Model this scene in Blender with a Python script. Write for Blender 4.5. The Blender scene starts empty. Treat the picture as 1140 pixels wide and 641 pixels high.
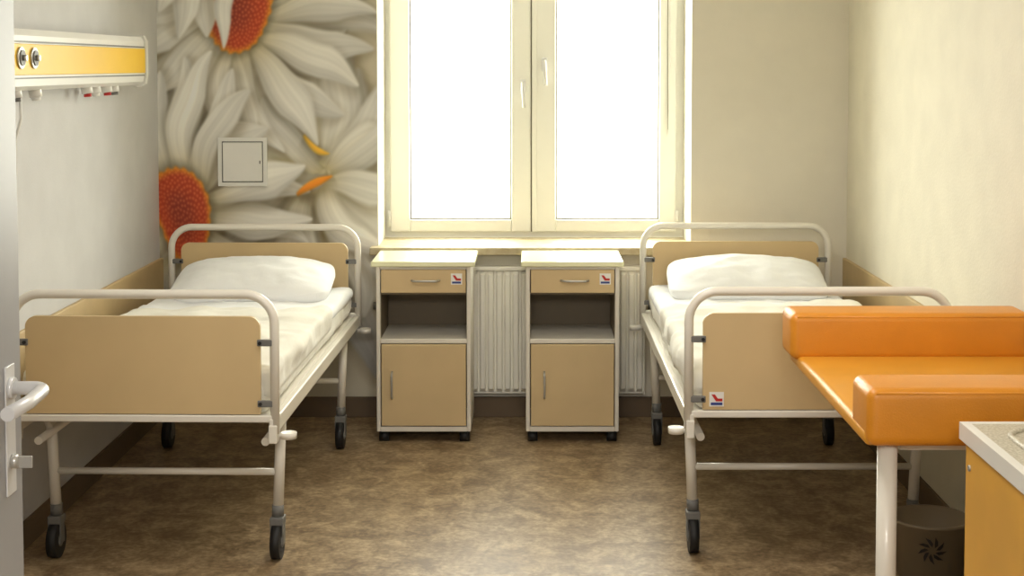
import bpy, bmesh, math, random
import numpy as np
from mathutils import Vector, Matrix, noise
random.seed(3)
scene = bpy.context.scene
COL = scene.collection

def lin(c):
    r = []
    for v in c[:3]:
        v = v/255.0
        r.append(v/12.92 if v <= 0.04045 else ((v+0.055)/1.055)**2.4)
    return (r[0], r[1], r[2], 1.0)

def mat(name, rgb, rough=0.5, metal=0.0, var=0.06, scale=6.0, bump=0.0, bscale=80.0, coat=0.0, spec=0.5, rgb2=None, sheen=0.0):
    m = bpy.data.materials.new(name); m.use_nodes = True
    nt = m.node_tree; b = nt.nodes['Principled BSDF']
    tc = nt.nodes.new('ShaderNodeTexCoord')
    n = nt.nodes.new('ShaderNodeTexNoise'); n.inputs['Scale'].default_value = scale; n.inputs['Detail'].default_value = 6
    nt.links.new(tc.outputs['Object'], n.inputs['Vector'])
    cr = nt.nodes.new('ShaderNodeValToRGB')
    c = lin(rgb)
    if rgb2 is None:
        a = tuple(v*(1-var) for v in c[:3])+(1,); d = tuple(min(1, v*(1+var)) for v in c[:3])+(1,)
    else:
        a = lin(rgb2); d = c
    cr.color_ramp.elements[0].position = 0.35; cr.color_ramp.elements[0].color = a
    cr.color_ramp.elements[1].position = 0.65; cr.color_ramp.elements[1].color = d
    nt.links.new(n.outputs['Fac'], cr.inputs['Fac']); nt.links.new(cr.outputs['Color'], b.inputs['Base Color'])
    b.inputs['Roughness'].default_value = rough; b.inputs['Metallic'].default_value = metal
    b.inputs['Specular IOR Level'].default_value = spec
    b.inputs['Coat Weight'].default_value = coat
    b.inputs['Sheen Weight'].default_value = sheen
    if bump > 0:
        n2 = nt.nodes.new('ShaderNodeTexNoise'); n2.inputs['Scale'].default_value = bscale; n2.inputs['Detail'].default_value = 4
        nt.links.new(tc.outputs['Object'], n2.inputs['Vector'])
        bp = nt.nodes.new('ShaderNodeBump'); bp.inputs['Strength'].default_value = bump; bp.inputs['Distance'].default_value = 0.01
        nt.links.new(n2.outputs['Fac'], bp.inputs['Height']); nt.links.new(bp.outputs['Normal'], b.inputs['Normal'])
    return m

M = {}
M['wall_l'] = mat('paint_left', (199,198,198), 0.75, var=0.03, bump=0.08, bscale=140)
M['wall_b'] = mat('paint_back', (228,222,206), 0.8, var=0.02, bump=0.06, bscale=140)
M['wall_r'] = mat('paint_right', (224,218,199), 0.8, var=0.03, bump=0.12, bscale=90)
M['reveal'] = mat('paint_reveal', (236,233,218), 0.7, var=0.02)
M['ceil'] = mat('paint_ceiling', (235,233,225), 0.8, var=0.02)
M['guard'] = mat('wall_guard_laminate', (192,167,123), 0.5, var=0.06)
M['base'] = mat('baseboard_vinyl', (104,86,64), 0.6)
M['panel'] = mat('bed_panel_laminate', (206,180,134), 0.5, var=0.04, scale=3)
M['frame'] = mat('cream_enamel', (228,223,211), 0.35, var=0.02, coat=0.3)
M['white'] = mat('white_enamel', (232,231,226), 0.35, var=0.02, coat=0.2)
M['cabw'] = mat('cabinet_body', (220,214,201), 0.45, var=0.02)
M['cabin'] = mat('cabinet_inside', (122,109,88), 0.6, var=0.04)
M['cabtop'] = mat('cabinet_top', (230,229,190), 0.3, var=0.02, coat=0.4)
M['door'] = mat('cabinet_front', (203,178,134), 0.5, var=0.04, scale=4)
M['metal'] = mat('brushed_metal', (186,184,178), 0.35, 0.6, var=0.05)
M['dark'] = mat('black_rubber', (20,20,21), 0.55)
M['grey'] = mat('grey_plastic', (112,111,107), 0.5)
M['cloth'] = mat('white_cotton', (236,237,237), 0.9, var=0.02, bump=0.12, bscale=30, sheen=0.2)
M['sheet'] = mat('cream_sheet', (232,229,217), 0.9, var=0.03, bump=0.22, bscale=22, sheen=0.2)
M['upvc'] = mat('window_pvc', (236,235,227), 0.35, var=0.01)
M['gasket'] = mat('window_gasket', (120,114,98), 0.7)
M['sill'] = mat('window_sill_stone', (204,192,160), 0.5, rgb2=(180,164,128), scale=20)
M['yellow'] = mat('yellow_panel', (236,190,34), 0.45, var=0.02)
M['red'] = mat('red_plastic', (190,35,30), 0.4)
M['blue'] = mat('blue_plastic', (40,60,130), 0.4)
M['orange'] = mat('orange_vinyl', (214,138,32), 0.42, var=0.05, scale=8, bump=0.15, bscale=220, coat=0.08)
M['orangetop'] = mat('orange_vinyl_seat', (220,154,48), 0.38, var=0.05, scale=5, bump=0.15, bscale=220)
M['sinkcab'] = mat('amber_laminate', (220,166,66), 0.45, var=0.05, scale=5)
M['speck'] = mat('speckled_worktop', (208,202,186), 0.4, rgb2=(172,163,142), scale=160)
M['doorp'] = mat('door_paint', (150,150,152), 0.4, var=0.03)
M['lever'] = mat('lever_satin', (214,214,214), 0.35, 0.2, var=0.02)
M['radi'] = mat('radiator_enamel', (242,239,227), 0.4, var=0.02)
M['bin'] = mat('bin_plastic', (116,102,78), 0.45, var=0.05)
M['star'] = mat('ornament_brown', (40,32,26), 0.5)
M['backdrop_wall'] = mat('backdrop_plaster', (243,246,230), 0.9, var=0.02, scale=1.5, bump=0.2, bscale=30)  # pale plaster for the bright wall added behind the window
M['asphalt'] = mat('courtyard_paving', (170,168,160), 0.9, var=0.05)

def floor_mat():
    m = bpy.data.materials.new('linoleum_mottled'); m.use_nodes = True
    nt = m.node_tree; b = nt.nodes['Principled BSDF']
    tc = nt.nodes.new('ShaderNodeTexCoord')
    n1 = nt.nodes.new('ShaderNodeTexNoise'); n1.inputs['Scale'].default_value = 9; n1.inputs['Detail'].default_value = 10; n1.inputs['Roughness'].default_value = 0.74; n1.inputs['Distortion'].default_value = 0.5
    n2 = nt.nodes.new('ShaderNodeTexNoise'); n2.inputs['Scale'].default_value = 50; n2.inputs['Detail'].default_value = 6
    for n in (n1, n2): nt.links.new(tc.outputs['Object'], n.inputs['Vector'])
    mx = nt.nodes.new('ShaderNodeMath'); mx.operation = 'MULTIPLY_ADD'; mx.inputs[1].default_value = 0.4
    nt.links.new(n2.outputs['Fac'], mx.inputs[0]); nt.links.new(n1.outputs['Fac'], mx.inputs[2])
    cr = nt.nodes.new('ShaderNodeValToRGB'); e = cr.color_ramp.elements
    e[0].position = 0.57; e[0].color = lin((112,91,66)); e[1].position = 0.86; e[1].color = lin((186,163,128))
    k = e.new(0.70); k.color = lin((146,124,94))
    nt.links.new(mx.outputs[0], cr.inputs['Fac']); nt.links.new(cr.outputs['Color'], b.inputs['Base Color'])
    b.inputs['Roughness'].default_value = 0.40; b.inputs['Specular IOR Level'].default_value = 0.45
    bp = nt.nodes.new('ShaderNodeBump'); bp.inputs['Strength'].default_value = 0.06; bp.inputs['Distance'].default_value = 0.01
    nt.links.new(n2.outputs['Fac'], bp.inputs['Height']); nt.links.new(bp.outputs['Normal'], b.inputs['Normal'])
    return m
M['floor'] = floor_mat()

def glass_mat():
    m = bpy.data.materials.new('window_glass'); m.use_nodes = True
    nt = m.node_tree; nt.nodes.clear()
    o = nt.nodes.new('ShaderNodeOutputMaterial'); t = nt.nodes.new('ShaderNodeBsdfTransparent'); g = nt.nodes.new('ShaderNodeBsdfGlossy')
    t.inputs['Color'].default_value = (0.98, 0.99, 0.95, 1); g.inputs['Roughness'].default_value = 0.05
    x = nt.nodes.new('ShaderNodeMixShader'); x.inputs['Fac'].default_value = 0.05
    nt.links.new(t.outputs[0], x.inputs[1]); nt.links.new(g.outputs[0], x.inputs[2]); nt.links.new(x.outputs[0], o.inputs['Surface'])
    return m
M['glass'] = glass_mat()

def empty(name, loc=(0,0,0), rz=0.0):
    e = bpy.data.objects.new(name, None); e.location = loc; e.rotation_euler = (0,0,rz); e.empty_display_size = 0.1
    COL.objects.link(e); return e

def obj(name, verts, faces, m, parent=None, smooth=False):
    me = bpy.data.meshes.new(name); me.from_pydata([tuple(v) for v in verts], [], faces); me.update()
    bm = bmesh.new(); bm.from_mesh(me); bmesh.ops.recalc_face_normals(bm, faces=bm.faces); bm.to_mesh(me); bm.free()
    if smooth:
        for p in me.polygons: p.use_smooth = True
    me.materials.append(m)
    o = bpy.data.objects.new(name, me); COL.objects.link(o)
    if parent: o.parent = parent
    return o

def box(name, a, b, m, parent=None, bev=0.0, seg=2, smooth=False):
    bm = bmesh.new()
    bmesh.ops.create_cube(bm, size=1.0)
    for v in bm.verts:
        v.co = Vector(((a[0]+b[0])/2+v.co.x*(b[0]-a[0]), (a[1]+b[1])/2+v.co.y*(b[1]-a[1]), (a[2]+b[2])/2+v.co.z*(b[2]-a[2])))
    if bev > 0:
        bmesh.ops.bevel(bm, geom=list(bm.edges), offset=bev, segments=seg, profile=0.5, affect='EDGES')
    me = bpy.data.meshes.new(name); bm.to_mesh(me); bm.free()
    if smooth:
        for p in me.polygons: p.use_smooth = True
    me.materials.append(m)
    o = bpy.data.objects.new(name, me); COL.objects.link(o)
    if parent: o.parent = parent
    return o

def boxes(name, lst, m, parent=None):
    vs, fs = [], []
    for a, b in lst:
        k = len(vs)
        for x in (a[0], b[0]):
            for y in (a[1], b[1]):
                for z in (a[2], b[2]): vs.append((x,y,z))
        for f in ((0,1,3,2),(4,6,7,5),(0,4,5,1),(2,3,7,6),(0,2,6,4),(1,5,7,3)): fs.append([k+i for i in f])
    return obj(name, vs, fs, m, parent)

def fillet(pts, r, n=8):
    pts = [Vector(p) for p in pts]; out = [pts[0]]
    for i in range(1, len(pts)-1):
        p = pts[i]; a = (pts[i-1]-p); b = (pts[i+1]-p)
        rr = min(r, a.length*0.49, b.length*0.49)
        a.normalize(); b.normalize()
        ang = a.angle(b); d = min(rr/math.tan(ang/2), (pts[i-1]-p).length*0.95, (pts[i+1]-p).length*0.95)
        R = d*math.tan(ang/2)
        c = p+(a+b).normalized()*(R/math.sin(ang/2))
        s = p+a*d - c; e = p+b*d - c
        tot = s.angle(e)
        for k in range(n+1):
            t = k/n
            v = (s*math.sin((1-t)*tot)+e*math.sin(t*tot))/math.sin(tot)
            out.append(c+v)
    out.append(pts[-1]); return out

def tube(name, pts, r, m, parent=None, seg=12):
    pts = [Vector(p) for p in pts]; n = len(pts)
    T = []
    for i in range(n):
        t = (pts[min(i+1,n-1)]-pts[max(i-1,0)]).normalized(); T.append(t)
    u = T[0].orthogonal().normalized(); vs, fs = [], []
    for i in range(n):
        u = (u-T[i]*u.dot(T[i])).normalized(); w = T[i].cross(u)
        rr = r[i] if isinstance(r, (list,tuple)) else r
        for k in range(seg):
            a = 2*math.pi*k/seg; vs.append(pts[i]+(u*math.cos(a)+w*math.sin(a))*rr)
    for i in range(n-1):
        for k in range(seg):
            fs.append([i*seg+k, i*seg+(k+1)%seg, (i+1)*seg+(k+1)%seg, (i+1)*seg+k])
    fs.append(list(range(seg))[::-1]); fs.append([(n-1)*seg+k for k in range(seg)])
    o = obj(name, vs, fs, m, parent)
    for p in o.data.polygons:
        if len(p.vertices) == 4: p.use_smooth = True
    return o

def cyl(name, p0, p1, r, m, parent=None, seg=24):
    return tube(name, [p0, p1], r, m, parent, seg)

# ------------------------------------------------------------ ROOM
XL, XR, YB, YF = -1.784, 1.525, 7.08, 1.95
WX0, WX1, WZ0, WZ1 = -0.734, 0.778, 0.80, 2.40
CZ = 2.75
box('floor', (XL-0.3, -1.5, -0.1), (XR+0.3, 7.6, 0), M['floor'])
box('ceiling', (XL-0.3, -1.5, CZ), (XR+0.3, 7.6, CZ+0.1), M['ceil'])
box('wall_left', (XL-0.12, YF, 0), (XL, 7.6, CZ), M['wall_l'])
box('wall_right', (XR, YF, 0), (XR+0.12, 7.6, CZ), M['wall_r'])
boxes('wall_back', [((XL,YB,0),(WX0,7.6,CZ)), ((WX1,YB,0),(XR,7.6,CZ)), ((WX0,YB,0),(WX1,7.6,WZ0)), ((WX0,YB,WZ1),(WX1,7.6,CZ))], M['wall_b'])
boxes('wall_front', [((XL,YF-0.12,0),(-1.06,YF,CZ)), ((0.95,YF-0.12,0),(XR,YF,CZ)), ((-1.06,YF-0.12,2.12),(0.95,YF,CZ))], M['wall_b'])
boxes('trim_1', [((-1.06,YF-0.13,0),(-1.02,YF+0.01,2.12)), ((0.91,YF-0.13,0),(0.95,YF+0.01,2.12)), ((-1.02,YF-0.13,2.08),(0.91,YF+0.01,2.12))], M['doorp'])
box('baseboard_back', (XL,YB-0.012,0), (XR,YB,0.10), M['base'], bev=0.003)
box('baseboard_left', (XL,YF,0), (XL+0.012,YB-0.012,0.10), M['base'], bev=0.003)
box('baseboard_right', (XR-0.012,YF,0), (XR,YB-0.012,0.10), M['base'], bev=0.003)
box('trim_2', (XL,3.9,0.50), (XL+0.018,YB,0.775), M['guard'], bev=0.004)
box('trim_3', (XR-0.018,4.75,0.50), (XR,YB,0.775), M['guard'], bev=0.004)

# exterior seen through the window: sunlit plaster wall, added as a bright backdrop to whiten the panes
box('window_backdrop', (-9,12.0,-3.0), (9,12.3,9.0), M['backdrop_wall'])
box('courtyard_ground', (-9,7.7,-3.1), (9,12.0,-3.0), M['asphalt'])

# ------------------------------------------------------------ WINDOW
W = empty('window_1', (0,0,0))
y0, y1 = 7.44, 7.50
boxes('outer_frame', [((WX0,y0,0.833),(WX0+0.05,y1,WZ1)), ((WX1-0.05,y0,0.833),(WX1,y1,WZ1)), ((WX0+0.05,y0,0.833),(WX1-0.05,y1,0.868)), ((WX0+0.05,y0,WZ1-0.05),(WX1-0.05,y1,WZ1))], M['upvc'], W)
def sash(nm, xa, xb, za, zb, sl, sr):
    ya, yb = 7.415, 7.47
    for n_, a, b in (('stile_a',(xa,ya,za),(xa+sl,yb,zb)), ('stile_b',(xb-sr,ya,za),(xb,yb,zb)), ('rail_bottom',(xa+sl,ya,za),(xb-sr,yb,za+0.062)), ('rail_top',(xa+sl,ya,zb-0.08),(xb-sr,yb,zb))):
        box(nm+'_'+n_, a, b, M['upvc'], W, bev=0.006)
    boxes(nm+'_bead', [((xa+sl,ya+0.018,za+0.062),(xa+sl+0.006,yb,zb-0.08)), ((xb-sr-0.006,ya+0.018,za+0.062),(xb-sr,yb,zb-0.08)), ((xa+sl,ya+0.018,za+0.062),(xb-sr,yb,za+0.068))], M['gasket'], W)
    box(nm+'_glass', (xa+sl,ya+0.03,za+0.062), (xb-sr,ya+0.036,zb-0.08), M['glass'], W)
sash('left', -0.705, 0.004, 0.862, 2.36, 0.10, 0.098)
sash('right', 0.03, 0.735, 0.862, 2.36, 0.10, 0.085)
box('gasket_line', (0.004,7.43,0.862), (0.03,7.46,2.36), M['gasket'], W)
box('astragal', (0.010,7.41,0.862), (0.034,7.45,2.36), M['upvc'], W, bev=0.004)
for nm, hx, hz in (('left',-0.035,1.59), ('right',0.072,1.70)):
    box(nm+'_handle_base', (hx-0.014,7.403,hz-0.03), (hx+0.014,7.416,hz+0.04), M['lever'], W, bev=0.004)
    tube(nm+'_handle_lever', fillet([(hx,7.41,hz+0.02),(hx,7.37,hz+0.02),(hx+0.006,7.365,hz-0.10)], 0.012, 5), 0.009, M['lever'], W)
for nm, hx in (('left',-0.709), ('right',0.739)):
    for k, hz in enumerate((0.93, 2.2)):
        cyl(nm+'_hinge_%d'%k, (hx,7.41,hz-0.04), (hx,7.41,hz+0.04), 0.008, M['white'], W)
tube('blind_cord', [(0.69,7.40,2.35),(0.688,7.40,1.8),(0.692,7.40,1.35)], 0.0022, M['gasket'], W, 6)
tube('blind_cord_return', [(0.70,7.40,2.35),(0.703,7.40,1.8),(0.692,7.40,1.35)], 0.0025, M['white'], W, 6)
box('sill', (WX0-0.03, 6.995, 0.797), (WX1+0.0, 7.44, 0.833), M['sill'], W, bev=0.004)
boxes('reveal_lining', [((WX0,YB+0.001,0.833),(WX0+0.004,7.44,WZ1)), ((WX1-0.004,YB+0.001,0.833),(WX1,7.44,WZ1))], M['reveal'], W)

# ------------------------------------------------------------ MURAL (flat printed wall panel)
def mural():
    x0, x1, z0, z1 = XL, WX0, 0.10, CZ
    nx, nz = 350, 850
    xs = np.linspace(x0, x1, nx); zs = np.linspace(z0, z1, nz)
    XX, ZZ = np.meshgrid(xs, zs)
    PX0 = XX/0.00432+590; PY0 = 73+(1.7-ZZ)/0.00431
    PX = PX0+4.5*np.sin(PY0/31+PX0/67)+2.2*np.sin(PY0/14.0-PX0/23)
    PY = PY0+4.5*np.sin(PX0/27-PY0/71)+1.8*np.sin(PX0/13.0+PY0/19)
    rng = np.random.RandomState(5)
    img = np.zeros(XX.shape+(3,))
    g = 0.5+0.5*np.sin(PX/37+1.3*np.sin(PY/45))*np.cos(PY/52+np.sin(PX/60))
    img[:] = np.array([214,206,184]); img *= (0.84+0.22*g)[...,None]
    def ss(a, b, x):
        t = np.clip((x-a)/(b-a), 0, 1); return t*t*(3-2*t)
    def petal(p, w, bend=0, col=(255,253,246), k=1.0, soft=1.2, sha=0.17, tint=1.0):
        a0, b0, a1, b1 = p
        L = math.hypot(a1-a0, b1-b0); ux, uy = (a1-a0)/L, (b1-b0)/L
        t = ((PX-a0)*ux+(PY-b0)*uy)/L
        s = -(PX-a0)*uy+(PY-b0)*ux - bend*4*t*(1-t)
        s = s*(1+0.10*np.sin(t*5+a0))
        tc = np.clip(t, 0.0, 1.0)
        prof = w*1.28*(0.30+0.70*np.sin(np.pi*np.clip(tc*0.78+0.02,0,1))**0.9)*np.clip((1-tc)*2.8,0,1)**0.55
        sd = prof-np.abs(s)
        sd = np.where((t > 0) & (t < 1), sd, -14)
        sh = ss(-14, 3, prof-np.abs(s-4))*sha
        off = sh*ss(-0.05,0.05,t)*(1-ss(0.97,1.06,t))
        img[:] = img*(1-off[...,None]*np.array([0.85,0.95,1.15]))
        m = ss(-soft, soft, sd)
        q = np.clip(s/(prof+1e-3), -1.3, 1.3)
        shade = 0.955+0.035*np.sin(q*2.2+b0) + 0.020*np.sin(q*8+t*3+a0)+0.016*np.sin(q*19+b0+2*t) - 0.20*np.exp(-tc*5.5) - 0.10*ss(0.0,1.1,q) - 0.04*ss(0.6,1.0,tc)
        c = np.array(col)[None,None,:]*(shade*k)[...,None]
        warm = (np.exp(-tc*6)*0.35*tint)[...,None]
        c = c*(1-warm)+np.array([222,190,88])*warm
        img[:] = img*(1-m[...,None])+c*m[...,None]
    def disc(cx, cy, rx, ry, ang=0):
        c_, s_ = math.cos(ang), math.sin(ang)
        dx = ((PX-cx)*c_+(PY-cy)*s_)/rx; dy = (-(PX-cx)*s_+(PY-cy)*c_)/ry
        r = np.sqrt(dx*dx+dy*dy)
        r2 = r+0.025*np.sin(np.arctan2(dy,dx)*23)
        sh = ss(1.3, 0.95, r)*0.3; img[:] = img*(1-sh[...,None])
        m = ss(1.04, 0.96, r2)
        ringm = ss(0.2, 0.7, r)[...,None]; col = np.array([172,56,34])*(1-ringm)+np.array([222,74,32])*ringm
        n = 300; best = np.full(XX.shape, 9.0)
        for i in range(n):
            rr = math.sqrt((i+0.5)/n)+rng.uniform(-.012,.012); th = i*2.399963+rng.uniform(-.03,.03)
            d = np.hypot(dx-rr*math.cos(th), dy-rr*math.sin(th)); np.minimum(best, d, out=best)
        hl = ss(0.045, 0.0, best)[...,None]
        col = col*0.84*(1-hl)+np.array([252,146,88])*hl
        edge = ss(0.80, 1.0, r)[...,None]
        col = col*(1-edge*0.65)+np.array([246,180,40])*edge*0.65
        img[:] = img*(1-m[...,None])+col*m[...,None]
    for i in range(84):
        cx, cy = ((262,15),(200,235),(350,195))[i%3]
        th = rng.uniform(0, 2*math.pi); L = rng.uniform(110,210); r0 = 30
        petal((cx+r0*math.cos(th), cy+r0*math.sin(th), cx+L*math.cos(th), cy+L*math.sin(th)), rng.uniform(10,18), rng.uniform(-22,22), k=rng.uniform(.80,.96), soft=rng.choice([3,6]), sha=0.15, tint=1.3)
    for p, w, b, k in (((352,190,376,44),17,16,.90), ((350,186,300,108),15,-8,.90), ((356,182,430,96),18,16,.94), ((360,190,446,160),14,-14,.98), ((362,186,440,128),13,14,.9),
                    ((335,210,276,326),16,-14,.86), ((338,208,306,410),15,14,.80), ((370,250,436,430),18,14,.78), ((342,212,356,352),17,16,.92),
                    ((350,212,402,352),15,-18,.97), ((352,208,430,322),16,-18,.93), ((356,204,440,278),14,16,1.0), ((358,200,446,232),14,-12,.95)):
        petal(p, w, b, k=k, soft=3.2)
    for p, w, b, k in (((268,-20,300,-150),18,4,.95), ((250,-20,210,-150),18,-4,.9), ((290,-15,380,-90),18,5,.95), ((235,-12,160,-80),18,-4,.92),
                    ((290,5,416,-24),16,9,.90), ((292,16,426,18),13,-9,.94), ((292,24,420,58),15,12,.92), ((288,40,404,98),15,-10,.96), ((284,48,380,126),14,10,.92), ((280,52,352,156),15,-9,.96), ((268,58,312,172),14,12,.95),
                    ((258,60,278,168),12,-6,.92), ((252,58,256,146),13,8,.98), ((242,45,203,136),15,9,1.0), ((236,30,160,100),15,-9,1.0), ((234,20,156,56),13,7,.95), ((232,6,156,22),14,6,.98)):
        petal(p, w, b, k=k, soft=2.0)
    disc(262, 12, 36, 50, 0.35)
    for p, w, b, k in (((246,-26,226,48),10,9,1.0), ((236,-34,198,44),11,8,1.0), ((224,-36,178,16),13,8,1.0), ((268,-30,246,58),8,9,.99)):
        petal(p, w, b, k=k, tint=0)
    for p, w, b, k in (((205,286,232,412),17,8,.82), ((190,288,166,412),17,6,.82), ((224,268,294,362),17,-14,.90), ((228,256,338,312),15,14,.92), ((230,246,346,274),13,-12,.97), ((230,234,352,246),14,11,.98),
                    ((230,224,344,212),13,-9,.94), ((228,216,334,180),14,12,.97), ((222,206,300,142),14,-10,.99), ((186,190,174,74),14,-6,.97), ((198,186,206,66),14,8,1.0), ((206,190,234,62),14,-10,1.02), ((212,194,262,78),14,12,1.0), ((219,200,286,104),13,-10,.98)):
        petal(p, w, b, k=k, soft=2.0)
    disc(200, 236, 31, 55, -0.15)
    petal((330,217,366,193), 4.2, -4, (246,150,30), 1.1, tint=0)
    petal((338,148,364,166), 3.5, 4, (240,188,60), 1.1, tint=0)
    for _ in range(4):
        img[1:-1,1:-1] = (img[1:-1,1:-1]*2+img[:-2,1:-1]+img[2:,1:-1]+img[1:-1,:-2]+img[1:-1,2:])/6
    img = np.clip(img, 0, 250)/255.0
    linc = np.where(img <= 0.04045, img/12.92, ((img+0.055)/1.055)**2.4)
    V = np.stack([XX, np.full_like(XX, YB-0.003), ZZ], -1).reshape(-1, 3)
    idx = np.arange(nx*nz).reshape(nz, nx)
    F = np.stack([idx[:-1,:-1], idx[:-1,1:], idx[1:,1:], idx[1:,:-1]], -1).reshape(-1, 4)
    me = bpy.data.meshes.new('mural'); me.from_pydata(V.tolist(), [], F.tolist()); me.update()
    at = me.color_attributes.new('print', 'FLOAT_COLOR', 'POINT')
    rgba = np.concatenate([linc.reshape(-1,3), np.ones((nx*nz,1))], 1).astype(np.float32)
    at.data.foreach_set('color', rgba.ravel())
    m = bpy.data.materials.new('mural_print'); m.use_nodes = True
    nt = m.node_tree; b = nt.nodes['Principled BSDF']; a = nt.nodes.new('ShaderNodeVertexColor'); a.layer_name = 'print'
    nt.links.new(a.outputs['Color'], b.inputs['Base Color']); b.inputs['Roughness'].default_value = 0.5
    me.materials.append(m)
    o = bpy.data.objects.new('daisy_wall_mural', me); COL.objects.link(o)
mural()

# access panel
A = empty('wall_access_panel')
boxes('frame', [((-1.495,YB-0.018,1.122),(-1.261,YB-0.003,1.140)), ((-1.495,YB-0.018,1.337),(-1.261,YB-0.003,1.355)), ((-1.495,YB-0.018,1.14),(-1.477,YB-0.003,1.337)), ((-1.279,YB-0.018,1.14),(-1.261,YB-0.003,1.337))], M['white'], A)
box('hatch', (-1.472,YB-0.022,1.145), (-1.284,YB-0.004,1.332), M['white'], A, bev=0.003)
box('hatch_gap', (-1.478,YB-0.008,1.139), (-1.278,YB-0.0035,1.338), M['grey'], A)
box('latch', (-1.296,YB-0.025,1.23), (-1.291,YB-0.02,1.245), M['grey'], A)

# ------------------------------------------------------------ RADIATOR
R = empty('radiator')
rx0, rx1, rz0, rz1 = -0.64, 0.545, 0.125, 0.742
vs, fs = [], []
n = 400
for i in range(n+1):
    x = rx0+(rx1-rx0)*i/n
    ph = ((x-rx0)/0.0395) % 1.0
    d = 0.020*(1 if 0.24 < ph < 0.76 else (0 if ph < 0.08 or ph > 0.92 else ((ph-0.08)/0.16 if ph < 0.5 else (0.92-ph)/0.16)))
    for z, dd in ((rz0+0.01,0), (rz0+0.03,d), (rz1-0.04,d), (rz1-0.02,0)):
        vs.append((x, 7.020-dd, z))
for i in range(n):
    for k in range(3):
        a = i*4+k; fs.append([a, a+4, a+5, a+1])
obj('fluted_panel', vs, fs, M['radi'], R)
box('core', (rx0,7.0215,rz0), (rx1,7.06,rz1-0.01), M['radi'], R, bev=0.004)
box('top_grille', (rx0,7.0,rz1-0.02), (rx1,7.062,rz1), M['radi'], R, bev=0.004)
boxes('side_covers', [((rx0-0.004,6.998,rz0),(rx0,7.062,rz1)), ((rx1,6.998,rz0),(rx1+0.004,7.062,rz1))], M['radi'], R)
boxes('brackets', [((-0.45,7.06,0.2),(-0.42,7.079,0.65)), ((0.32,7.06,0.2),(0.35,7.079,0.65))], M['grey'], R)
tube('pipe_left', fillet([(rx0-0.002,7.03,0.55),(rx0-0.07,7.03,0.55),(rx0-0.07,7.03,0.0)], 0.02, 5), 0.009, M['radi'], R)
cyl('valve_left', (rx0-0.11,7.03,0.55), (rx0-0.04,7.03,0.55), 0.018, M['grey'], R)
tube('pipe_right', fillet([(rx1+0.002,7.03,0.55),(rx1+0.05,7.03,0.55),(rx1+0.05,7.03,0.0)], 0.015, 4), 0.009, M['radi'], R)
cyl('valve_right', (rx1+0.02,7.03,0.55), (rx1+0.075,7.03,0.55), 0.018, M['grey'], R)

# ------------------------------------------------------------ sticker helper
def sticker(parent, x, y, z, w=0.05, h=0.05):
    box('label_plate', (x-w/2,y-0.002,z-h/2), (x+w/2,y,z+h/2), M['white'], parent)
    obj('label_red_mark', [(x-w*.36,y-.003,z+h*.34),(x-w*.12,y-.003,z+h*.34),(x+w*.08,y-.003,z+h*.06),(x+w*.40,y-.003,z+h*.06),(x+w*.40,y-.003,z-h*.14),(x-w*.04,y-.003,z-h*.14)], [[0,1,2,3,4,5]], M['red'], parent)
    box('label_blue_mark', (x-w*.40,y-0.003,z-h*.40), (x+w*.40,y-0.0025,z-h*.22), M['blue'], parent)

# ------------------------------------------------------------ BEDSIDE CABINETS
def cabinet(x0, x1, y0=6.58, y1=6.955, hinge_handle=0.05):
    E = empty('bedside_cabinet', (x0,y0,0)); w = x1-x0; d = y1-y0; t = 0.018; P = E
    box('side_a', (0,0,0.052), (t,d,0.80), M['cabw'], P, bev=0.003)
    box('side_b', (w-t,0,0.052), (w,d,0.80), M['cabw'], P, bev=0.003)
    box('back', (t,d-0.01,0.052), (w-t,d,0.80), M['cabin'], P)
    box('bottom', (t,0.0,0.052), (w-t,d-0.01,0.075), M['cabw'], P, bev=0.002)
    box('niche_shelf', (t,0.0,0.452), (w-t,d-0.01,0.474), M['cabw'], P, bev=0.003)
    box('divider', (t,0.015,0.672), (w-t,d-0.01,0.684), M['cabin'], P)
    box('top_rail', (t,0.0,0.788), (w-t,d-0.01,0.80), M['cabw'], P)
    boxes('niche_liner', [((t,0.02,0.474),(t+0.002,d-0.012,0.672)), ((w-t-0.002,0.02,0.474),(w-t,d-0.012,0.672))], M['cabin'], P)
    box('top', (-0.022,-0.018,0.80), (w+0.02,d+0.008,0.825), M['cabtop'], P, bev=0.006, seg=3)
    box('drawer_front', (t+0.004,-0.006,0.682), (w-t-0.004,0.012,0.786), M['door'], P, bev=0.003)
    box('drawer_body', (t+0.01,0.012,0.69), (w-t-0.01,d-0.03,0.77), M['cabin'], P)
    box('door_front', (t+0.004,-0.006,0.079), (w-t-0.004,0.012,0.449), M['door'], P, bev=0.003)
    cx = w/2+0.01
    tube('drawer_handle', fillet([(cx-0.062,-0.004,0.738),(cx-0.05,-0.03,0.738),(cx+0.05,-0.03,0.738),(cx+0.062,-0.004,0.738)], 0.02, 5), 0.005, M['metal'], P)
    hx = t+hinge_handle
    tube('door_handle', fillet([(hx,-0.004,0.205),(hx,-0.03,0.215),(hx,-0.03,0.315),(hx,-0.004,0.325)], 0.02, 5), 0.005, M['metal'], P)
    for i, (a, b) in enumerate(((0.03,0.04),(w-0.03,0.04),(0.03,d-0.04),(w-0.03,d-0.04))):
        cyl('caster_wheel_%d'%i, (a-0.022,b,0.024), (a+0.022,b,0.024), 0.024, M['dark'], P)
        box('caster_fork_%d'%i, (a-0.012,b-0.012,0.03), (a+0.012,b+0.012,0.053), M['dark'], P)
    sticker(P, w-t-0.045, -0.006, 0.745)
cabinet(-0.69, -0.266, hinge_handle=0.052)
cabinet(-0.018, 0.40, hinge_handle=0.065)

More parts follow.
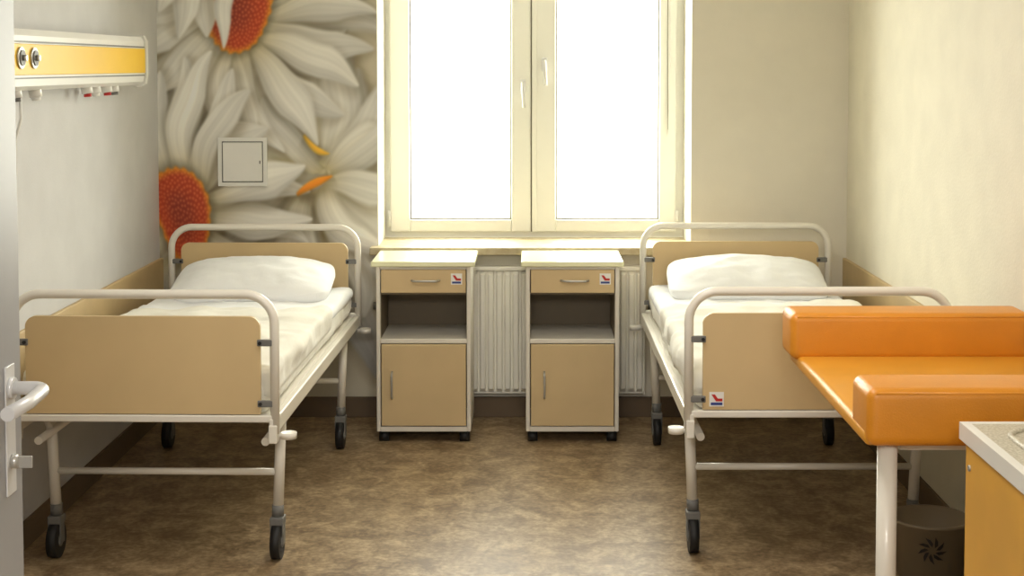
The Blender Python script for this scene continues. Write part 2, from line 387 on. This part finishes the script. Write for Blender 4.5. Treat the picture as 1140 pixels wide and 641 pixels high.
# ------------------------------------------------------------ BEDS
def soft_box(name, a, b, m, parent, bev, amp, freq, seed, res=(50,110,6)):
    bm = bmesh.new()
    nx, ny, nz = res; vid = {}
    def P(i, j, k):
        key = (i,j,k)
        if key in vid: return vid[key]
        x = a[0]+(b[0]-a[0])*i/nx; y = a[1]+(b[1]-a[1])*j/ny; z = a[2]+(b[2]-a[2])*k/nz
        c = [min(max(x,a[0]+bev),b[0]-bev), min(max(y,a[1]+bev),b[1]-bev), min(max(z,a[2]+bev),b[2]-bev)]
        d = Vector((x-c[0],y-c[1],z-c[2]))
        if d.length > 1e-6: d = d.normalized()*bev
        p = Vector(c)+d
        nn = noise.noise(Vector((p.x*freq+seed, p.y*freq*0.7, p.z*freq*1.6)))+0.5*noise.noise(Vector((p.x*freq*2.3+seed, p.y*freq*2.1, p.z*freq*2)))
        rg = 1-abs(noise.noise(Vector(((p.x+p.y*0.5)*freq*1.1+seed*2, (p.y-p.x*.4)*freq*0.8, p.z*freq))))*2
        nn += 0.7*max(0, rg-0.55)
        if k > 0: p += (d.normalized() if d.length > 1e-6 else Vector((0,0,1)))*amp*nn
        v = bm.verts.new(p); vid[key] = v; return v
    def quad(*q):
        try: bm.faces.new(q)
        except ValueError: pass
    for i in range(nx):
        for j in range(ny):
            for k in (0, nz): quad(P(i,j,k),P(i+1,j,k),P(i+1,j+1,k),P(i,j+1,k))
    for i in range(nx):
        for k in range(nz):
            for j in (0, ny): quad(P(i,j,k),P(i+1,j,k),P(i+1,j,k+1),P(i,j,k+1))
    for j in range(ny):
        for k in range(nz):
            for i in (0, nx): quad(P(i,j,k),P(i,j+1,k),P(i,j+1,k+1),P(i,j,k+1))
    bmesh.ops.recalc_face_normals(bm, faces=bm.faces)
    me = bpy.data.meshes.new(name); bm.to_mesh(me); bm.free()
    for p in me.polygons: p.use_smooth = True
    me.materials.append(m); o = bpy.data.objects.new(name, me); COL.objects.link(o); o.parent = parent
    return o

def pillow(name, parent, loc, w, d, h, tilt, seed):
    vs, fs = [], []; n = 56; mm = 40
    for side in (1, -1):
        for j in range(mm+1):
            for i in range(n+1):
                u = math.sin(math.pi/2*(-1+2*i/n)); v = math.sin(math.pi/2*(-1+2*j/mm))
                k = (abs(u)**5+abs(v)**5)**(1/5); mx = max(abs(u),abs(v))
                f = mx/k if k > 1e-6 else 1
                uu, vv = u*f, v*f
                rr = min(1.0, (abs(uu)**5+abs(vv)**5)**(1/5))
                e = (1-abs(uu)**3)**0.55*(1-abs(vv)**2.2)**0.5 if rr < 0.9999 else 0.0
                nn = noise.noise(Vector((uu*2.0+seed, vv*2.0, side*3)))*0.5+noise.noise(Vector((uu*5+seed, vv*5, side)))*0.3
                z = side*h/2*e*(1+0.36*nn)
                if side < 0: z *= 0.7
                vs.append((uu*w/2, vv*d/2, z-0.012*(uu**2)))
    N = (n+1)*(mm+1)
    for s in range(2):
        for j in range(mm):
            for i in range(n):
                q = s*N+j*(n+1)+i; fs.append([q,q+1,q+n+2,q+n+1])
    o = obj(name, vs, fs, M['cloth'], parent, True)
    bm = bmesh.new(); bm.from_mesh(o.data); bmesh.ops.remove_doubles(bm, verts=bm.verts, dist=0.0006); bmesh.ops.recalc_face_normals(bm, faces=bm.faces); bm.to_mesh(o.data); bm.free()
    for p in o.data.polygons: p.use_smooth = True
    o.location = loc; o.rotation_euler = (math.radians(tilt),0,math.radians(1.5 if seed < 5 else -2))

def rounded_panel(name, x0, x1, z0, z1, y0, y1, r, m, parent):
    pts = []
    for cx, cz, a0 in ((x1-r, z1-r, 0), (x0+r, z1-r, 90)):
        for k in range(9):
            a = math.radians(a0+90*k/8); pts.append((cx+r*math.cos(a), cz+r*math.sin(a)))
    pts += [(x0,z0),(x1,z0)]
    n = len(pts); vs = [(x,y0,z) for x,z in pts]+[(x,y1,z) for x,z in pts]
    fs = [list(range(n)), list(range(n,2*n))[::-1]]+[[i,(i+1)%n,n+(i+1)%n,n+i] for i in range(n)]
    return obj(name, vs, fs, m, parent)

def bed(loc, rz, seed, label):
    E = empty('hospital_bed', loc, rz); P = E
    L = 2.02; hw = 0.43
    for nm, y in (('foot', 0.015), ('head', L-0.015)):
        tube(nm+'_rail_tube', fillet([(-hw,y,0.50),(-hw,y,0.957),(hw,y,0.957),(hw,y,0.50)], 0.095, 10), 0.0155, M['frame'], P, 14)
        rounded_panel(nm+'_board', -hw+0.046, hw-0.046, 0.565, 0.885, y-0.009, y+0.009, 0.035, M['panel'], P)
        box(nm+'_cross_tube', (-hw+0.0,y-0.013,0.538), (hw,y+0.013,0.562), M['frame'], P, bev=0.004)
        for sx in (-1, 1):
            for k, z in enumerate((0.60, 0.80)):
                box(nm+'_clip_%d_%d'%(sx+1,k), (sx*hw-(0.0 if sx < 0 else 0.055),y-0.014,z-0.011), (sx*hw+(0.055 if sx < 0 else 0),y-0.002,z+0.011), M['grey'], P, bev=0.003)
                cyl(nm+'_clip_screw_%d_%d'%(sx+1,k), (sx*(hw-0.045),y-0.020,z), (sx*(hw-0.045),y-0.012,z), 0.006, M['dark'], P, 10)
    for sx in (-1, 1):
        box('side_rail_%d'%(sx+1), (sx*0.425-0.013,0.0,0.50), (sx*0.425+0.013,L,0.552), M['frame'], P, bev=0.005)
        tube('under_rail_%d'%(sx+1), [(sx*0.38,0.10,0.45),(sx*0.38,L-0.10,0.45)], 0.014, M['frame'], P)
        for k, y in enumerate((0.28, 1.75)):
            cyl('rail_bracket_%d_%d'%(sx+1,k), (sx*0.40,y-0.05,0.50), (sx*0.38,y-0.05,0.44), 0.012, M['frame'], P)
        for k, y in enumerate((0.05, L-0.05)):
            cyl('bumper_stem_%d_%d'%(sx+1,k), (sx*0.43,y,0.485), (sx*0.465,y,0.485), 0.009, M['frame'], P)
            cyl('bumper_wheel_%d_%d'%(sx+1,k), (sx*0.468,y,0.476), (sx*0.468,y,0.496), 0.026, M['frame'], P)
        box('corner_plate_%d'%(sx+1), (sx*0.425-0.014,-0.004,0.47), (sx*0.425+0.014,0.05,0.53), M['frame'], P, bev=0.004)
    for k, y in enumerate((0.35, 0.85, 1.35, 1.75)):
        box('cross_member_%d'%k, (-0.42,y-0.015,0.51), (0.42,y+0.015,0.54), M['frame'], P)
    box('mattress_deck', (-0.415,0.03,0.541), (0.415,L-0.03,0.553), M['frame'], P)
    for sx in (-1, 1):
        for k, y in enumerate((0.28, 1.75)):
            nm = 'leg_%d_%d'%(sx+1,k)
            cyl(nm, (sx*0.40,y,0.515), (sx*0.386,y,0.165), 0.0185, M['frame'], P, 16)
            x = sx*0.385
            cyl(nm+'_collar', (x,y,0.145), (x,y,0.185), 0.021, M['grey'], P, 16)
            oy = -0.012
            box(nm+'_fork_top', (x-0.024,y-0.03,0.118), (x+0.024,y+0.024,0.146), M['grey'], P, bev=0.004)
            for sg in (-1, 1):
                box(nm+'_fork_%d'%(sg+1), (x+sg*0.0205-0.0025,y-0.028,0.05), (x+sg*0.0205+0.0025,y+0.012,0.128), M['grey'], P, bev=0.001)
            cyl(nm+'_wheel', (x-0.016,y+oy,0.061), (x+0.016,y+oy,0.061), 0.061, M['dark'], P, 32)
            cyl(nm+'_hub', (x-0.019,y+oy,0.061), (x+0.019,y+oy,0.061), 0.022, M['grey'], P, 20)
    for k, y in enumerate((0.28, 1.75)):
        cyl('leg_cross_tube_%d'%k, (-0.385,y,0.30), (0.385,y,0.30), 0.012, M['frame'], P)
    soft_box('mattress', (-0.405,0.04,0.554), (0.405,L-0.04,0.674), M['sheet'], P, 0.035, 0.012, 5, seed)
    soft_box('quilt', (-0.420,0.045,0.60), (0.420,1.30,0.708), M['sheet'], P, 0.030, 0.024, 4.2, seed+9)
    soft_box('top_sheet', (-0.412,1.22,0.63), (0.412,L-0.045,0.686), M['cloth'], P, 0.025, 0.012, 6, seed+4, res=(50,50,4))
    pillow('pillow', P, ((0.005 if seed < 5 else 0.01), L-0.29, 0.748), 0.70, 0.43, 0.17, 13, seed)
    if label: sticker(P, -hw+0.046+0.045, 0.005, 0.60, 0.048, 0.048)
bed((-1.262,4.76,0), math.radians(-1.15), 1.7, False)
bed((0.955,4.82,0), 0.0, 7.3, True)

# ------------------------------------------------------------ WALL SUPPLY RAIL (left wall)
G = empty('medical_supply_rail')
def extrude_y(name, prof, ya, yb, m, parent):
    n = len(prof); vs = [(x,ya,z) for x,z in prof]+[(x,yb,z) for x,z in prof]
    fs = [list(range(n)), list(range(n,2*n))[::-1]]+[[i,(i+1)%n,n+(i+1)%n,n+i] for i in range(n)]
    return obj(name, vs, fs, m, parent)
x = XL
extrude_y('housing', [(x,1.635),(x+0.075,1.615),(x+0.10,1.63),(x+0.104,1.66),(x+0.104,1.80),(x+0.095,1.822),(x,1.822)], 4.55, 6.46, M['white'], G)
box('yellow_fascia', (x+0.103,4.56,1.668), (x+0.109,6.44,1.772), M['yellow'], G, bev=0.002)
box('seam_upper', (x+0.103,4.56,1.776), (x+0.1065,6.45,1.782), M['grey'], G)
box('seam_lower', (x+0.103,4.56,1.655), (x+0.1065,6.45,1.660), M['grey'], G)
extrude_y('end_cap', [(x,1.625),(x+0.08,1.605),(x+0.107,1.62),(x+0.113,1.66),(x+0.113,1.805),(x+0.10,1.83),(x,1.83)], 6.44, 6.475, M['white'], G)
for i, y in enumerate((4.86, 4.99)):
    cyl('outlet_ring_%d'%i, (x+0.108,y,1.725), (x+0.116,y,1.725), 0.036, M['metal'], G)
    cyl('outlet_core_%d'%i, (x+0.115,y,1.725), (x+0.120,y,1.725), 0.026, M['grey'], G)
    cyl('outlet_pin_%d'%i, (x+0.12,y,1.725), (x+0.132,y,1.725), 0.010, M['metal'], G)
for i, (y, mm) in enumerate(((4.95,'grey'),(5.15,'white'),(5.75,'red'),(5.86,'white'),(6.02,'red'),(6.12,'grey'))):
    cyl('socket_%d'%i, (x+0.055,y,1.63), (x+0.062,y,1.590), 0.022, M['white'], G, 16)
    cyl('socket_face_%d'%i, (x+0.062,y,1.592), (x+0.063,y,1.578), 0.015, M[mm], G, 12)
tube('cable', fillet([(x+0.05,5.02,1.62),(x+0.05,5.03,1.52),(x+0.02,5.06,1.45),(x+0.008,5.08,1.18)], 0.03, 5), 0.005, M['white'], G, 8)

# ------------------------------------------------------------ DOOR
D = empty('door_1'); dx = -1.020
box('leaf', (dx-0.04,1.98,0.01), (dx,2.93,2.07), M['doorp'], D, bev=0.003)
box('lock_plate', (dx,2.835,0.86), (dx+0.004,2.885,1.115), M['lever'], D, bev=0.0015)
tube('lever_handle', fillet([(dx+0.002,2.86,1.07),(dx+0.072,2.86,1.07),(dx+0.074,2.76,1.065),(dx+0.068,2.66,1.065)], 0.025, 6), 0.0135, M['lever'], D, 14)
cyl('lever_rose', (dx+0.003,2.86,1.07), (dx+0.012,2.86,1.07), 0.021, M['lever'], D)
cyl('lock_cylinder', (dx+0.003,2.86,0.925), (dx+0.018,2.86,0.925), 0.014, M['metal'], D)
box('key', (dx+0.016,2.857,0.912), (dx+0.045,2.861,0.936), M['metal'], D, bev=0.001)
box('hinge_a', (dx-0.03,1.955,1.75), (dx-0.01,1.985,1.85), M['metal'], D)
box('hinge_b', (dx-0.03,1.955,0.25), (dx-0.01,1.985,0.35), M['metal'], D)

# ------------------------------------------------------------ CHANGING TABLE
C = empty('padded_changing_table')
tx0, tx1, ty0, ty1 = 0.806, 1.515, 3.49, 4.57
box('pad', (tx0,ty0+0.02,0.785), (tx1,ty1-0.02,0.826), M['orangetop'], C, bev=0.014, seg=4, smooth=True)
box('near_bolster', (tx0+0.002,ty0,0.786), (tx1,ty0+0.19,0.928), M['orange'], C, bev=0.026, seg=6, smooth=True)
box('far_bolster', (tx0-0.022,ty1-0.17,0.812), (tx1,ty1,0.956), M['orange'], C, bev=0.026, seg=6, smooth=True)
for nm, ya, yb, zb, xo in (('near', ty0, ty0+0.19, 0.928, tx0+0.002), ('far', ty1-0.17, ty1, 0.956, tx0-0.022)):
    tube('piping_'+nm, [(xo+0.02,ya+0.006,zb-0.012),(tx1-0.02,ya+0.006,zb-0.012)], 0.0035, M['orange'], C, 8)
box('underframe', (tx0+0.10,ty0+0.09,0.757), (tx1-0.01,ty1-0.05,0.786), M['frame'], C, bev=0.003)
cyl('leg_near', (0.872,3.56,0.0), (0.872,3.56,0.786), 0.0245, M['frame'], C)
cyl('leg_far_wall', (1.47,4.5,0.0), (1.47,4.5,0.76), 0.0245, M['frame'], C)
cyl('leg_near_wall', (1.47,3.60,0.0), (1.47,3.60,0.76), 0.0245, M['frame'], C)

# ------------------------------------------------------------ SINK COUNTER
S = empty('sink_counter')
sx0, sx1, sy0, sy1 = 0.988, 1.522, 2.0, 3.36
boxes('worktop_rim', [((sx0,sy0,0.843),(sx0+0.022,sy1,0.882)), ((sx1-0.03,sy0,0.843),(sx1,sy1,0.882)), ((sx0+0.022,sy0,0.843),(sx1-0.03,sy0+0.04,0.882)), ((sx0+0.022,sy1-0.022,0.843),(sx1-0.03,sy1,0.882))], M['white'], S)
box('worktop', (sx0+0.022,sy0+0.04,0.845), (sx1-0.03,sy1-0.022,0.8815), M['speck'], S)
bx0, bx1, by0, by1 = sx0+0.07, sx1-0.09, 2.55, sy1-0.09
tube('basin_rim', fillet([((bx0+bx1)/2,by1,0.884),(bx0,by1,0.884),(bx0,by0,0.884),(bx1,by0,0.884),(bx1,by1,0.884),((bx0+bx1)/2,by1,0.884)], 0.07, 8), 0.007, M['speck'], S, 10)
box('basin_floor', (bx0+0.012,by0+0.012,0.8800), (bx1-0.012,by1-0.012,0.8830), M['speck'], S)
box('body', (sx0+0.024,sy0+0.01,0.07), (sx1,sy1-0.02,0.843), M['sinkcab'], S)
box('plinth', (sx0+0.06,sy0+0.01,0.0), (sx1,sy1-0.03,0.07), M['base'], S)
for i in range(3):
    a = sy0+0.02+i*0.44
    box('cabinet_door_%d'%i, (sx0+0.008,a,0.08), (sx0+0.024,a+0.434,0.835), M['sinkcab'], S, bev=0.003)
cyl('screw_cap', (sx0+0.004,3.30,0.79), (sx0+0.010,3.30,0.79), 0.007, M['metal'], S, 14)
tube('faucet', fillet([(1.475,2.7,0.876),(1.475,2.7,1.08),(1.32,2.7,1.08),(1.32,2.7,1.03)], 0.05, 8), 0.012, M['metal'], S)

# ------------------------------------------------------------ WASTE BIN
B = empty('waste_bin', (1.335,4.855,0))
prof = [(0.0,0.0),(0.10,0.0),(0.108,0.008),(0.128,0.185),(0.133,0.19),(0.133,0.199),(0.124,0.199),(0.104,0.012),(0.0,0.012)]
seg = 48; vs, fs = [], []
for r_, z_ in prof:
    for k in range(seg):
        a = 2*math.pi*k/seg; vs.append((r_*math.cos(a), r_*math.sin(a), z_))
for i in range(len(prof)-1):
    for k in range(seg): fs.append([i*seg+k, i*seg+(k+1)%seg, (i+1)*seg+(k+1)%seg, (i+1)*seg+k])
obj('shell', vs, fs, M['bin'], B, True)
vs, fs = [], []
for k in range(9):
    a0 = 2*math.pi*k/9; k0 = len(vs)
    for t, wd in ((0.012,0.0),(0.024,0.006),(0.036,0.005),(0.048,0.0)):
        for sgn in (-1, 1):
            aa = a0+t*14; px = t*math.cos(aa)-sgn*wd*math.sin(aa); pz = t*math.sin(aa)+sgn*wd*math.cos(aa)
            rr = 0.108+0.02*(0.122+pz)/0.178+0.0035
            th = -math.pi/2-0.2+px/rr
            vs.append((rr*math.cos(th), rr*math.sin(th), 0.122+pz))
    for i in range(3): fs.append([k0+2*i,k0+2*i+1,k0+2*i+3,k0+2*i+2])
obj('sunburst_ornament', vs, fs, M['star'], B)

# ------------------------------------------------------------ LIGHTS
F = empty('ceiling_fill_fixture', (0,0,0))  # unseen fixture, added to house the overhead fill
em = bpy.data.materials.new('fill_diffuser'); em.use_nodes = True
eb = em.node_tree.nodes['Principled BSDF']; eb.inputs['Emission Color'].default_value = (1,0.95,0.86,1); eb.inputs['Emission Strength'].default_value = 1.0  # glowing cover of the added fixture
box('housing', (-0.32,3.3,CZ-0.05), (0.32,4.5,CZ), M['white'], F, bev=0.01)
box('diffuser', (-0.30,3.32,CZ-0.056), (0.30,4.48,CZ-0.049), em, F)
def area(name, loc, rot, sx, sy, power, col):
    l = bpy.data.lights.new(name, 'AREA'); l.shape = 'RECTANGLE'; l.size = sx; l.size_y = sy; l.energy = power; l.color = col
    o = bpy.data.objects.new(name, l); o.location = loc; o.rotation_euler = rot; COL.objects.link(o); return o
area('ceiling_fill', (0,3.9,CZ-0.07), (0,0,0), 0.6, 1.2, 28, (1.0,0.955,0.89))  # overhead fill, added to brighten walls and fronts
area('window_daylight', (0.02,7.85,1.75), (math.radians(-90),0,0), 2.4, 2.2, 235, (1.0,0.98,0.95))
area('corridor_fill', (0.0,-0.6,2.6), (math.radians(50),0,0), 1.6, 0.8, 90, (1.0,0.965,0.91))  # added fill from the camera side, no visible source
sl = bpy.data.lights.new('sun', 'SUN'); sl.energy = 10.0; sl.angle = math.radians(1); sl.color = (1,0.99,0.94)
so = bpy.data.objects.new('sun', sl); so.rotation_euler = (math.radians(45),0,0); so.location = (0,0,12); COL.objects.link(so)

w = bpy.data.worlds.new('world'); scene.world = w; w.use_nodes = True
w.node_tree.nodes['Background'].inputs['Color'].default_value = (1.0,0.98,0.95,1)
w.node_tree.nodes['Background'].inputs['Strength'].default_value = 0.42

# ------------------------------------------------------------ CAMERA
cam = bpy.data.cameras.new('camera'); co = bpy.data.objects.new('camera', cam); COL.objects.link(co)
co.location = (0,0,1.7); co.rotation_euler = (math.radians(90-3.0),0,0)
cam.sensor_width = 36; cam.lens = 1644/1140*36
cam.shift_x = -20/1140; cam.shift_y = -161.5/1140
cam.clip_start = 0.05
scene.camera = co
scene.view_settings.view_transform = 'Standard'
